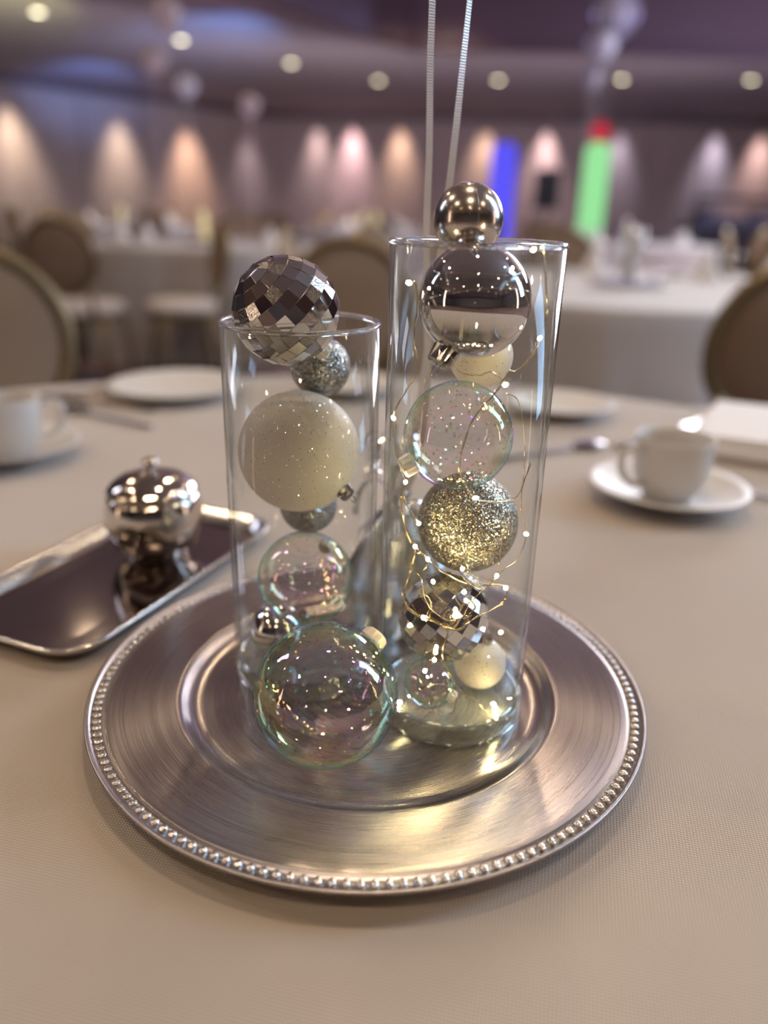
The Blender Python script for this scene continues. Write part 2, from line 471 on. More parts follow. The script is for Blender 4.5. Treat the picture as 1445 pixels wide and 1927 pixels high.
def carpet():
    t = pbr('patterned_carpet', (.12, .08, .09), .95)
    v = t.n('ShaderNodeTexVoronoi'); v.inputs['Scale'].default_value = 1.6
    tc = t.n('ShaderNodeTexCoord'); t.l(tc.outputs['Object'], v.inputs['Vector'])
    r = ramp(t, v.outputs['Distance'], [(.2, (.20, .13, .13)), (.55, (.10, .07, .085))]); t.l(r.outputs[0], t.b.inputs['Base Color']); return t.m
MAT['carpet'] = carpet()
def wallm(name, a, b):
    t = pbr(name, a, .8)
    nz = noise(t, 2.5, 3); r = ramp(t, nz.outputs[0], [(.3, a), (.7, b)]); t.l(r.outputs[0], t.b.inputs['Base Color']); return t.m
MAT['wall'] = wallm('mauve_wall_paint', (.25, .21, .20), (.29, .25, .24))
MAT['panel'] = wallm('mauve_fabric_panel', (.33, .27, .265), (.38, .31, .30))
MAT['soffit'] = wallm('taupe_ceiling_paint', (.27, .23, .27), (.31, .27, .31))
MAT['tray_ceiling'] = wallm('dark_ceiling_paint', (.34, .27, .25), (.38, .30, .28))
MAT['trim'] = pbr('dark_trim', (.09, .06, .07), .5).m
MAT['lamp'] = emis('downlight_lens', (1.0, .90, .60), 9.0)
MAT['lamp_ring'] = pbr('lamp_ring', (.55, .50, .45), .4).m
MAT['upholstery'] = wallm('tan_upholstery', (.23, .155, .10), (.28, .195, .13))
MAT['seat_cloth'] = pbr('pale_seat_cloth', (.62, .58, .57), .8).m
MAT['chair_frame'] = pbr('antique_gold_frame', (.20, .145, .07), .4, .5).m
MAT['black'] = pbr('black_plastic', (.012, .011, .012), .5).m
MAT['dark_metal'] = pbr('dark_metal', (.06, .06, .07), .4, .6).m
MAT['balloon_white'] = pbr('pearl_balloon', (.34, .33, .38), .3).m
MAT['balloon_pink'] = pbr('blush_balloon', (.30, .24, .25), .3).m
MAT['balloon_clear'] = pbr('grey_balloon', (.28, .26, .30), .25).m
MAT['blue_glow'] = emis('blue_lit_fabric', (.10, .085, .85), 1.0)
MAT['green_glow'] = emis('green_lit_fabric', (.28, .72, .30), 1.0)
MAT['red_glow'] = emis('red_lit_ball', (.45, .012, .035), 1.0)
MAT['bauble_glow'] = emis('warm_centerpiece_glow', (1.0, .80, .42), .8)  # glow put on the baubles, standing in for string lights among them

# ---------------------------------------------------------------- the hall (table top is z = 0, floor is z = FZ)
FZ, SZ, TZ = -0.76, 2.34, 3.0
P_A, P_B, P_C = (-13.6, 7.52), (-3.1, 20.4), (12.0, 18.9)
OUT = [P_A, P_B, P_C, (12.0, -10.0), (-13.6, -10.0)]
INN = [(-8.0, -0.25), (0.14, 11.7), (8.5, 11.1), (8.5, -7.0), (-8.0, -7.0)]

bm = bmesh.new(); extrude_poly(bm, OUT, FZ - .1, FZ); tag(obj('floor', bm, MAT['carpet']), kind='structure')
# soffit around the raised tray
bm = bmesh.new()
def ring_faces(bm, outer, inner, z):
    o = [bm.verts.new((x, y, z)) for x, y in outer]; i = [bm.verts.new((x, y, z)) for x, y in inner]
    es = [bm.edges.new((o[k], o[(k + 1) % len(o)])) for k in range(len(o))] + [bm.edges.new((i[k], i[(k + 1) % len(i)])) for k in range(len(i))]
    bmesh.ops.triangle_fill(bm, edges=es, use_beauty=True)
ring_faces(bm, OUT, INN, SZ)
ceil = tag(obj('ceiling', bm, MAT['soffit']), kind='structure')
bm = bmesh.new(); extrude_poly(bm, INN, TZ, TZ + .05); obj('tray_panel', bm, MAT['tray_ceiling'], ceil)
for k in range(len(INN)):
    a, b = Vector(INN[k]), Vector(INN[(k + 1) % len(INN)])
    d = (b - a).normalized(); n = Vector((d.y, -d.x))
    bm = bmesh.new(); c = (a + b) / 2
    rot = Matrix.Rotation(math.atan2(d.y, d.x), 3, 'Z')
    add_box(bm, (c.x, c.y, (SZ + TZ) / 2), ((b - a).length + .02, .04, TZ - SZ), rot)
    obj('fascia', bm, MAT['trim'], ceil)
    bm = bmesh.new(); add_box(bm, (c.x, c.y, SZ - .035), ((b - a).length + .1, .16, .07), rot, .012)
    obj('moulding', bm, MAT['trim'], ceil)

def wall(name, a, b, vis):
    a, b = Vector(a), Vector(b); d = (b - a).normalized(); n = Vector((d.y, -d.x)); L = (b - a).length
    c = (a + b) / 2 - n * -0.0
    rot = Matrix.Rotation(math.atan2(d.y, d.x), 3, 'Z')
    bm = bmesh.new(); add_box(bm, (c.x - n.x * .1, c.y - n.y * .1, (FZ + SZ) / 2), (L + .2, .2, SZ - FZ), rot)
    w_ = tag(obj(name, bm, MAT['wall']), kind='structure')
    if vis:
        N = int(L / 1.2); pw = L / N
        bm = bmesh.new(); add_box(bm, (0, 0, 0), (pw - .05, .05, SZ - FZ - .42), None, .012)
        me = to_mesh('wall_panel', bm, MAT['panel'])
        for k in range(N):
            p = a + d * (pw * (k + .5)) + n * .026
            o = link('wall_panel', me, w_, (p.x, p.y, (FZ + SZ) / 2 + .03)); o.rotation_euler = (0, 0, math.atan2(d.y, d.x))
    bm = bmesh.new(); add_box(bm, (c.x + n.x * .03, c.y + n.y * .03, SZ - .06), (L, .09, .12), rot)
    obj('cornice', bm, MAT['trim'], w_)
    bm = bmesh.new(); add_box(bm, (c.x + n.x * .035, c.y + n.y * .035, FZ + .07), (L, .04, .14), rot)
    obj('skirting', bm, MAT['trim'], w_)
    return w_
wall('wall_left', P_A, P_B, True)
wall('wall_back', P_B, P_C, True)
wall('wall_right', P_C, (12.0, -10.0), False)
wall('wall_front', (12.0, -10.0), (-13.6, -10.0), False)
wall('wall_side', (-13.6, -10.0), P_A, False)

# recessed downlights: each a thing with ring and lens, and a lamp that shines down
bm = bmesh.new(); add_lathe(bm, [(.062, -.004), (.062, .0), (.088, .0), (.090, -.006), (.085, -.012), (.062, -.008), (.062, -.004)], 28)
ME_RING = to_mesh('lamp_ring', bm, MAT['lamp_ring'], True)
bm = bmesh.new(); add_lathe(bm, [(0, -.016), (.03, -.014), (.064, -.006), (.064, -.001), (0, -.001)], 28)
ME_LENS = to_mesh('lens', bm, MAT['lamp'], True)
LAMP_W = 64.0
def downlight(x, y, z, label, group=None, power=None):
    t = thing('recessed_downlight', label, 'ceiling light', (x, y, z), 0, group)
    link('lamp_ring', ME_RING, t); link('lens', ME_LENS, t)
    o = spot('downlight_beam', (x, y, z - .05), (x, y, z - 3), LAMP_W if power is None else power, (1.0, .775, .52), 130, 1.0, .06)
    return t
for x, y, lab in [(-4.36, 10.25, 'round recessed ceiling downlight at the far left, on the lime and blue washed soffit'),
                  (-3.05, 11.75, 'recessed ceiling downlight on the blue-lit soffit, touching the left balloon cluster'),
                  (-1.76, 13.37, 'recessed ceiling downlight in the left soffit between the left balloons and the corner'),
                  (-0.44, 14.95, 'recessed ceiling downlight just left of the two hanging ribbons, at the soffit corner'),
                  (1.60, 14.56, 'recessed ceiling downlight just right of the ribbons, above the blue column'),
                  (3.59, 14.18, 'recessed ceiling downlight above the green column, beside the right balloon cluster'),
                  (5.60, 13.92, 'round recessed ceiling downlight at the far right edge of the back soffit')]:
    downlight(x, y, SZ, lab)
downlight(0.53, 11.0, TZ, 'downlight in the raised dark tray, cut by the photo top beside the left ribbon')
for i, x in enumerate((-6.9, -4.6, -2.3, 0.1, 2.4, 4.7, 7.0)):
    for j, y in enumerate((-5.8, -3.7, -1.6, .5, 2.6, 4.8)):
        if (x < -6 and y > -.5) or (x < -4 and y > 2): continue
        downlight(x, y, TZ, 'recessed downlight in the raised tray overhead, mirrored in the silver balls', 'downlights overhead in the raised tray')

# ---------------------------------------------------------------- cloth-covered tables
def table_mesh(R, drop, folds, amp, n=288, mat=None, seed=0):
    rnd = random.Random(seed); ph = [rnd.random() * 6.28 for _ in range(4)]
    bm = bmesh.new()
    def wob(a, z):
        k = min(1.0, max(0.0, -z / drop))
        return 1 + k * (amp * math.sin(folds * a + ph[0]) + amp * .5 * math.sin((folds * 1.7 // 1) * a + ph[1]) + .05)
    prof = [(0, 0)] + [(R * f, 0) for f in (.2, .4, .6, .8, .9, .96)] + [(R - .012, 0), (R - .004, -.004), (R, -.012)] + [(R, -.012 - (drop - .012) * t) for t in (.08, .2, .4, .6, .8, 1.0)]
    add_lathe(bm, prof, n, wob=wob)
    return to_mesh('tablecloth', bm, mat, True)
o = link('tablecloth', table_mesh(.955, -FZ - .004, 22, .022, 352, MAT['cloth'], 1), None, (-.05, .03, 0))
tag(o, 'beige woven cloth on the near round table under the silver charger', 'tablecloth')

# ---------------------------------------------------------------- silver charger with a beaded rim
ch = thing('charger_plate', 'round brushed silver charger with a beaded rim under the two glass vases', 'charger plate', (0, 0, 0))
bm = bmesh.new()
prof = [(0, .006), (.03, .006), (.06, .006), (.085, .006), (.0985, .0060), (.1000, .0060), (.1045, .0066), (.1085, .0086), (.1115, .0114), (.1135, .0125), (.1145, .0127), (.1155, .01275),
        (.130, .0136), (.150, .0147), (.1535, .01490), (.1545, .0148), (.1557, .0140), (.1612, .0141), (.1620, .0150), (.1628, .0158), (.1640, .0162), (.1650, .0155), (.1648, .0146),
        (.1625, .0142), (.150, .0118), (.116, .0100), (.109, .0050), (.104, .0020), (.100, .0008), (.06, .0006), (0, .0006)]
add_lathe(bm, prof, 256)
obj('plate_dish', bm, MAT['plate'], ch, smooth=True)
bm = bmesh.new(); add_lathe(bm, [(.0021, -.0008), (.0021, .0001), (.0018, .0010), (.0011, .0017), (0, .0020)], 12)
ME_BEAD = to_mesh('bead', bm, MAT['bead'], True)
NB = 162
for i in range(NB):
    a = 2 * PI * i / NB
    b = link('bead', ME_BEAD, ch, (.1585 * math.cos(a), .1585 * math.sin(a), .0142)); b.rotation_euler = (0, 0, a); b.scale = (1.30, 1.0, .85)

# ---------------------------------------------------------------- glass cylinder vases
TVX, TVY, TVR, TVH = .0493, -.0135, .0425, .2711
LVX, LVY, LVR, LVH = -.0414, .0231, .0439, .2262
TH = .0022
def vase(name, label, x, y, r, h):
    t = thing(name, label, 'vase', (x, y, .0060))
    H = h - .006
    bm = bmesh.new()
    bt = .0115
    add_lathe(bm, [(r, .0125), (r, .02), (r, H * .5), (r, H - .0024), (r - TH, H - .0024), (r - TH, H * .5), (r - TH, .02), (r - TH, .0125), (r, .0125)], 160)
    obj('glass_wall', bm, MAT['vase_glass'], t, smooth=True)
    bm = bmesh.new()
    add_lathe(bm, [(0, 0.0), (r * .5, .0), (r - .003, 0), (r - .0008, .0012), (r, .004), (r, .0122), (r - .0005, .0124), (r - TH, .0124), (r - TH - .0008, bt + .0006), (r - TH - .003, bt), (r * .5, bt - .0004), (0, bt - .0008)], 128)
    obj('thick_base', bm, MAT['base_glass'], t, smooth=True)
    bm = bmesh.new()  # added glossy rings that draw the base edges as bright highlight lines
    for rr_, zz_ in ((r - .0011, .0011), (r - TH - .0009, bt + .0009)):
        add_tube(bm, [(rr_ * math.cos(2 * PI * k / 96), rr_ * math.sin(2 * PI * k / 96), zz_) for k in range(96)], .0010, 8, True)
    obj('edge_highlight_ring', bm, MAT['highlight_glass'], t, smooth=True)
    bm = bmesh.new()
    add_lathe(bm, [(r - TH * .5 + (TH * .5 + .0006) * math.cos(q), H - .0014 + .0015 * math.sin(q)) for q in [2 * PI * k / 12 for k in range(13)]], 128)
    obj('rim', bm, MAT['rim_glass'], t, smooth=True)
    return t
MAT['vase_glass'] = MAT['glass'] if VASE_REAL else MAT['thin_glass']
vase('glass_cylinder_vase', 'taller clear glass cylinder vase at right, wound with lit wire lights', TVX, TVY, TVR, TVH)
vase('glass_cylinder_vase', 'shorter clear glass cylinder vase at left with a mirror ball on its rim', LVX, LVY, LVR, LVH)

# ---------------------------------------------------------------- baubles
def cap_mesh(r, h, n=20):
    bm = bmesh.new()
    add_lathe(bm, [(r * .96, -.001), (r, .0005), (r, h * .85), (r * .82, h), (0, h * 1.02)], n, wob=lambda a, z: 1 + (.07 * math.cos(10 * a) if z < h * .5 else .02 * math.cos(10 * a)))
    return bm
def ball(name, label, cat, c, r, mat, cap_dir=None, cap_mat=None, cap_r=.0045, cap_h=.005, loop=True, group=None, part='shell', seam=None):
    t = thing(name, label, cat, c, 0, group)
    bm = bmesh.new(); add_sphere(bm, (0, 0, 0), r, 96, 48)
    obj(part, bm, mat, t, smooth=True)
    if seam is not None:
        bm = bmesh.new(); A = Vector(seam).normalized(); u = A.orthogonal().normalized(); v = A.cross(u)
        add_tube(bm, [(u * math.cos(2 * PI * k / 96) + v * math.sin(2 * PI * k / 96)) * r for k in range(96)], .00016, 6, True)
        obj('seam', bm, mat, t, smooth=True)
    if cap_dir is not None: add_cap(t, r, cap_dir, cap_mat or MAT['silver_cap'], cap_r, cap_h, loop)
    return t
def add_cap(t, r, cap_dir, mat, cap_r, cap_h, loop):
    d = Vector(cap_dir).normalized()
    base = math.sqrt(max(r * r - cap_r * cap_r, 0)) - .0004
    bm = cap_mesh(cap_r, cap_h)
    q = Vector((0, 0, 1)).rotation_difference(d).to_matrix().to_4x4()
    M = Matrix.Translation(d * base) @ q
    for v in bm.verts: v.co = M @ v.co
    o = obj('cap', bm, mat, t, smooth=False)
    if loop:
        bm = bmesh.new(); lr = cap_r * .55
        pts = [M @ Vector((lr * math.cos(2 * PI * k / 20), 0, cap_h + lr * .8 + lr * math.sin(2 * PI * k / 20))) for k in range(20)]
        add_tube(bm, pts, .00025, 6, True)
        obj('hanging_loop', bm, MAT['silver_cap'], o, smooth=True)

def mirror_ball(label, c, r, axis, spin, cap_dir, seed, rows=12):
    t = thing('mirror_ball', label, 'ornament', c)
    bm = bmesh.new(); add_sphere(bm, (0, 0, 0), r * .965, 48, 24)
    obj('ball_core', bm, MAT['tile_core'], t, smooth=True)
    Q = Vector((0, 0, 1)).rotation_difference(Vector(axis).normalized()).to_matrix().to_4x4() @ Matrix.Rotation(spin, 4, 'Z')
    rnd = random.Random(seed); dphi = PI / rows
    for k in range(rows):
        lat = -PI / 2 + dphi * (k + .5)
        n = max(4, round(2 * PI * math.cos(lat) / dphi))
        z0, z1 = lat - dphi / 2 * .965, lat + dphi / 2 * .965
        da = PI / n * .965
        mes = []
        for mt in ('mirror_tile', 'rough_tile'):
            bm = bmesh.new()
            # flat facet, slightly bevelled towards its back
            cs = [Vector((math.cos(z) * math.cos(a), math.cos(z) * math.sin(a), math.sin(z))) * r for z, a in ((z0, -da), (z0, da), (z1, da), (z1, -da))]
            cen = sum(cs, Vector()) / 4
            nrm = Vector((math.cos(lat), 0, math.sin(lat)))
            fr = [p + nrm * (cen.dot(nrm) - p.dot(nrm)) for p in cs]
            f_ = [bm.verts.new(p - cen) for p in fr]; b_ = [bm.verts.new((p - cen) * .97 - nrm * .0009) for p in fr]
            bm.faces.new(f_); bm.faces.new(b_[::-1])
            for i in range(4): bm.faces.new((f_[i], f_[(i + 1) % 4], b_[(i + 1) % 4], b_[i]))
            mes.append((to_mesh('mirror_tile', bm, MAT[mt]), cen))
        for i in range(n):
            me, cen = mes[1 if rnd.random() < .22 else 0]
            M = Q @ Matrix.Rotation(2 * PI * i / n + k * .37, 4, 'Z') @ Matrix.Translation(cen) @ Euler((rnd.gauss(0, .02), rnd.gauss(0, .03), rnd.gauss(0, .02))).to_matrix().to_4x4()
            o = link('mirror_tile', me, t); o.matrix_local = M
    if cap_dir: add_cap(t, r, cap_dir, MAT['frost'], .0052, .005, True)
    return t

# shorter vase
mirror_ball('mirror-tiled disco ball resting on the rim of the shorter glass vase', (-.0482, .0155, .2317), .0288, (.62, .30, -.72), .5, (.62, .30, -.72), 3)
ball('glitter_bauble', 'small silver glitter ball tucked behind the disco ball in the shorter vase', 'ornament', (-.0326, .0440, .1967), .0176, MAT['silver_glitter'], (.1, .3, 1))
ball('frosted_bauble', 'large white sparkling ball filling the middle of the shorter vase', 'ornament', (-.0426, .0172, .1530), .0347, MAT['white_glitter'], (.80, -.42, -.55), MAT['silver_cap'], .0045, .006)
ball('glitter_bauble', 'small silver glitter ball peeking out beneath the large white ball, shorter vase', 'ornament', (-.0409, .0470, .1089), .0180, MAT['silver_glitter'])
ball('iridescent_bauble', 'clear iridescent ball low inside the shorter glass vase', 'ornament', (-.0392, .0120, .0745), .0288, MAT['irid'], (.3, .8, .3), MAT['frost'], loop=False)
ball('silver_bauble', 'small polished silver ball at the bottom left of the shorter vase', 'ornament', (-.0584, .0194, .0350), .0170, MAT['chrome'], (.75, .2, .3))
# taller vase
ball('silver_bauble', 'small satin silver ball perched on top, above the rim of the taller vase', 'ornament', (.0451, .0005, .2802), .0173, MAT['pearl_chrome'], None, seam=(1, .2, 0))
ball('silver_bauble', 'large shiny silver ball just below the rim of the taller vase', 'ornament', (.0484, -.0254, .2437), .0270, MAT['chrome'], (-.47, -.30, -.83), MAT['silver_cap'], .0064, .0095, seam=(-.10, .30, .95))
ball('frosted_bauble', 'white sparkling ball half hidden behind the large silver ball, taller vase', 'ornament', (.0567, .0068, .2120), .0170, MAT['white_glitter'])
ball('iridescent_bauble', 'clear iridescent ball in the middle of the taller vase, frosted cap to its left', 'ornament', (.0447, -.0219, .1758), .0282, MAT['irid'], (-.88, -.25, -.50), MAT['frost'], .0055, .0065, loop=False)
ball('glitter_bauble', 'large champagne glitter ball in the middle of the taller vase', 'ornament', (.0543, -.0063, .1218), .0280, MAT['gold_glitter'])
ball('glitter_bauble', 'small glitter ball hidden behind the lower disco ball, taller vase', 'ornament', (.0570, .0120, .0650), .0150, MAT['gold_glitter'])
mirror_ball('mirror-tiled disco ball wrapped in lit wire, lower part of the taller vase', (.0424, -.0252, .0718), .0255, (.62, .15, .77), .2, None, 8, 11)
ball('frosted_bauble', 'small white sparkling ball with a brass-coloured cap on the floor of the taller vase', 'ornament', (.0667, -.0115, .0340), .0154, MAT['white_glitter'], (.15, -.1, 1), MAT['pot'], .0035, .0055)
ball('iridescent_bauble', 'small clear iridescent ball on the floor of the taller vase', 'ornament', (.0362, -.0330, .0330), .0146, MAT['irid'], (.75, -.2, -.35), MAT['frost'], .0035, .003, loop=False)
# on the charger
ball('iridescent_bauble', 'large clear iridescent ball lying on the charger in front of both vases', 'ornament', (-.0203, -.0635, .0444), .0382, MAT['irid'], (.66, .66, .55), MAT['frost'], .0070, .006, loop=False)

# ---------------------------------------------------------------- wire string lights in the taller vase
WIRES = [
    [(0.0190,-0.0364,0.2529), (0.0206,-0.0333,0.2455), (0.0204,-0.0285,0.2351), (0.0200,-0.0289,0.2250), (0.0220,-0.0395,0.2142), (0.0202,-0.0383,0.2075), (0.0164,-0.0330,0.1998), (0.0122,-0.0229,0.1905), (0.0110,-0.0136,0.1822), (0.0117,-0.0160,0.1703), (0.0151,-0.0217,0.1576), (0.0183,-0.0325,0.1535), (0.0168,-0.0335,0.1412), (0.0183,-0.0332,0.1292), (0.0228,-0.0320,0.1197), (0.0246,-0.0335,0.1179), (0.0220,-0.0345,0.1021), (0.0195,-0.0337,0.0921)],
    [(0.0371,-0.0433,0.2208), (0.0419,-0.0417,0.2127), (0.0499,-0.0508,0.2132), (0.0559,-0.0508,0.2149), (0.0621,-0.0434,0.2098), (0.0645,-0.0402,0.2069)],
    [(0.0773,-0.0340,0.2683), (0.0800,-0.0355,0.2509), (0.0839,-0.0246,0.2388), (0.0809,-0.0275,0.2275), (0.0777,-0.0310,0.2206), (0.0702,-0.0369,0.2138), (0.0651,-0.0417,0.2133), (0.0624,-0.0424,0.2078), (0.0527,-0.0468,0.1962), (0.0480,-0.0480,0.1886), (0.0452,-0.0506,0.1813), (0.0441,-0.0506,0.1706), (0.0454,-0.0473,0.1614), (0.0488,-0.0483,0.1563), (0.0526,-0.0517,0.1529), (0.0600,-0.0462,0.1489), (0.0721,-0.0360,0.1468), (0.0778,-0.0323,0.1500), (0.0804,-0.0287,0.1575), (0.0824,-0.0259,0.1639)],
    [(0.0650,-0.0392,0.2025), (0.0703,-0.0393,0.2001), (0.0733,-0.0431,0.1920), (0.0772,-0.0356,0.1752), (0.0789,-0.0303,0.1566), (0.0781,-0.0358,0.1411), (0.0828,-0.0315,0.1261), (0.0792,-0.0352,0.1138), (0.0712,-0.0443,0.1116), (0.0669,-0.0474,0.1090)],
    [(0.0259,-0.0356,0.1319), (0.0206,-0.0377,0.1400), (0.0166,-0.0316,0.1464), (0.0190,-0.0322,0.1258), (0.0246,-0.0335,0.1179), (0.0310,-0.0451,0.1161), (0.0286,-0.0445,0.1088), (0.0219,-0.0319,0.1072), (0.0271,-0.0377,0.1162), (0.0380,-0.0480,0.1108), (0.0524,-0.0451,0.1028), (0.0675,-0.0461,0.1032), (0.0737,-0.0384,0.0976), (0.0734,-0.0367,0.0891), (0.0664,-0.0430,0.0865), (0.0559,-0.0507,0.0849), (0.0484,-0.0516,0.0788), (0.0394,-0.0503,0.0810), (0.0297,-0.0466,0.0824), (0.0212,-0.0394,0.0855), (0.0187,-0.0327,0.0900), (0.0236,-0.0404,0.0972)],
    [(0.0177,-0.0259,0.1042), (0.0274,-0.0438,0.1053), (0.0297,-0.0452,0.0952), (0.0351,-0.0465,0.0866), (0.0436,-0.0496,0.0829), (0.0502,-0.0509,0.0864), (0.0539,-0.0506,0.0942), (0.0630,-0.0493,0.1046), (0.0679,-0.0466,0.1081)],
    [(0.0238,-0.0421,0.0902), (0.0306,-0.0452,0.0952), (0.0343,-0.0446,0.0887), (0.0319,-0.0471,0.0837), (0.0361,-0.0494,0.0819), (0.0437,-0.0511,0.0790), (0.0506,-0.0518,0.0800), (0.0529,-0.0516,0.0869), (0.0484,-0.0494,0.0865), (0.0518,-0.0488,0.0947), (0.0562,-0.0511,0.0930), (0.0542,-0.0515,0.0885)],
    [(0.0197,-0.0364,0.0871), (0.0227,-0.0408,0.0831), (0.0311,-0.0472,0.0827), (0.0395,-0.0506,0.0802), (0.0429,-0.0515,0.0770), (0.0413,-0.0512,0.0655), (0.0431,-0.0503,0.0550), (0.0474,-0.0454,0.0435), (0.0539,-0.0441,0.0342), (0.0610,-0.0488,0.0332), (0.0678,-0.0456,0.0235), (0.0741,-0.0371,0.0205)],
    [(0.0138,-0.0250,0.0448), (0.0211,-0.0311,0.0471), (0.0265,-0.0382,0.0442), (0.0308,-0.0462,0.0417), (0.0322,-0.0480,0.0364), (0.0326,-0.0468,0.0473), (0.0357,-0.0481,0.0550), (0.0371,-0.0500,0.0649)],
    [(0.0306,-0.0472,0.0389), (0.0371,-0.0491,0.0429), (0.0453,-0.0453,0.0393), (0.0503,-0.0435,0.0312), (0.0492,-0.0450,0.0223), (0.0418,-0.0427,0.0205), (0.0313,-0.0423,0.0205), (0.0236,-0.0419,0.0205), (0.0196,-0.0350,0.0205)],
    [(0.0480,-0.0439,0.1131), (0.0522,-0.0430,0.1088), (0.0505,-0.0433,0.1043), (0.0590,-0.0501,0.1019)],
    [(0.0511,-0.0429,0.1133), (0.0549,-0.0446,0.1082), (0.0615,-0.0495,0.1062), (0.0669,-0.0474,0.1090), (0.0681,-0.0457,0.1212), (0.0687,-0.0411,0.1312)],
]
LEDS = [(0.0166,-0.0335,0.2521), (0.0809,-0.0275,0.2275), (0.0645,-0.0402,0.2069), (0.0110,-0.0136,0.1822), (0.0183,-0.0325,0.1535), (0.0526,-0.0517,0.1529), (0.0259,-0.0356,0.1319), (0.0828,-0.0315,0.1261), (0.0246,-0.0335,0.1179), (0.0310,-0.0451,0.1161), (0.0669,-0.0474,0.1090), (0.0737,-0.0384,0.0976), (0.0518,-0.0488,0.0947), (0.0484,-0.0494,0.0865), (0.0300,-0.0468,0.0828), (0.0733,-0.0367,0.0694), (0.0373,-0.0501,0.0655), (0.0370,-0.0487,0.0581), (0.0325,-0.0460,0.0494), (0.0196,-0.0350,0.0205), (0.0718,-0.0425,0.0268), (0.0741,-0.0371,0.0205), (0.0726,-0.0348,0.2682), (0.0232,-0.0418,0.0748), (0.0494,-0.0429,0.1102), (0.0343,-0.0471,0.1041)]

sl = thing('string_lights', 'copper wire string of warm micro lights coiled inside the taller vase', 'string lights', (TVX, TVY, .018))
bm = bmesh.new(); off = Vector((TVX, TVY, .018))
rw = random.Random(5)
for wv in WIRES:
    pts = spline([Vector(p) - off for p in wv], 6)
    pts = [p + Vector((rw.gauss(0, .00012), rw.gauss(0, .00012), rw.gauss(0, .00012))) for p in pts]
    add_tube(bm, pts, .00027, 5)
    if len(wv) > 11:
        add_tube(bm, [p + Vector((.0006 * math.sin(i * .35), -.0002, .0006 * math.cos(i * .35))) for i, p in enumerate(pts)], .00018, 5)
obj('copper_wire', bm, MAT['wire'], sl, smooth=True)
bm = bmesh.new(); add_lathe(bm, [(0, -.0015), (.0007, -.0010), (.0011, 0), (.0008, .0012), (0, .0016)], 8)
ME_LED = to_mesh('led_bulb', bm, MAT['led'], True)
for i, p in enumerate(LEDS):
    b = link('led_bulb', ME_LED, sl, Vector(p) - off); b.rotation_euler = (rw.random() * 3, rw.random() * 3, 0)

# ---------------------------------------------------------------- foil balloon weight and its ribbons behind the vases
WX, WY = .016, .088
bw = thing('balloon_weight', 'silver foil balloon weight with a shredded tuft, standing behind the two vases', 'balloon weight', (WX, WY, .0062))
bm = bmesh.new(); rr = random.Random(11)
ks = [rr.random() * 6.28 for _ in range(6)]
add_lathe(bm, [(0, 0), (.026, 0), (.031, .004), (.033, .020), (.031, .045), (.023, .070), (.010, .086), (.006, .093), (.008, .098), (0, .098)], 56,
          wob=lambda a, z: 1 + .10 * math.sin(9 * a + ks[0] + z * 130) + .07 * math.sin(17 * a + ks[1] - z * 210) + .04 * math.sin(29 * a + z * 400))
for v in bm.verts: v.co += Vector((rr.gauss(0, .0006), rr.gauss(0, .0006), 0 if v.co.z < .001 else rr.gauss(0, .0006)))
obj('foil_body', bm, MAT['foil'], bw)
bm = bmesh.new()
for k in range(46):
    a = rr.random() * 2 * PI; out = .006 + rr.random() * .022; hh = .02 + rr.random() * .030
    pts = []
    for i in range(9):
        s = i / 8
        pts.append((math.cos(a) * (.003 + out * s ** 1.3), math.sin(a) * (.003 + out * s ** 1.3), .094 + hh * (math.sin(s * 2.2))))
    add_ribbon(bm, pts, .0032, (-math.sin(a), math.cos(a), .35 * math.sin(k)))
obj('foil_tuft', bm, MAT['foil'], bw)['kind'] = 'stuff'
# curled tails
def curl(p0, d, turns, rad, ln, width=.0045):
    bm = bmesh.new(); d = Vector(d).normalized(); u = d.orthogonal().normalized(); v = d.cross(u)
    N = int(turns * 18); pts = []
    for i in range(N + 1):
        s = i / N; a = s * turns * 2 * PI; R0 = rad * (.7 + .6 * s)
        pts.append(Vector(p0) + d * ln * s + u * (R0 * math.cos(a) - R0) + v * R0 * math.sin(a) + Vector((0, 0, -.5 * ln * s * s)))
    add_ribbon(bm, pts, width, lambda i: d)
    obj('curled_tail', bm, MAT['foil'], bw, smooth=True)
curl((-.004, -.006, .092), (-.8, -.5, .15), .8, .010, .020)
curl((-.004, -.004, .094), (-.9, -.2, .45), .6, .016, .018)
curl((.006, -.008, .090), (.8, -.6, .1), 1.2, .009, .022)
curl((.000, -.010, .088), (.1, -1, -.3), 1.0, .011, .018)

def ribbon(label, pts, width, tw0, tw1):
    q = spline(pts, 10); bm = bmesh.new(); N = len(q) - 1
    def wd(i):
        a = tw0 + (tw1 - tw0) * i / N
        return Vector((math.cos(a), math.sin(a), 0))
    add_ribbon(bm, q, width, wd, .0003)
    tag(obj('balloon_ribbon', bm, MAT['ribbon'], None, smooth=False), label, 'ribbon', None)
ribbon('pale grey ribbed ribbon rising straight behind the taller vase, left of the silver balls',
       [(.0220, .0860, .106), (.0290, .0780, .140), (.0316, .0750, .181), (.0290, .0750, .235), (.0272, .0750, .272), (.0268, .0752, .315), (.0255, .0754, .355), (.0250, .0752, .395), (.0235, .0760, .46), (.020, .08, .60), (.02, .085, .85)], .0043, .1, .9)
ribbon('pale grey twisted ribbon slanting up to the right behind the small top silver ball',
       [(.0180, .0900, .106), (.0260, .0900, .150), (.0330, .0820, .220), (.0375, .0760, .275), (.0392, .0750, .298), (.0415, .0750, .330), (.0432, .0752, .360), (.0452, .0755, .392), (.049, .077, .46), (.056, .08, .60), (.065, .085, .85)], .0046, -.2, 1.4)

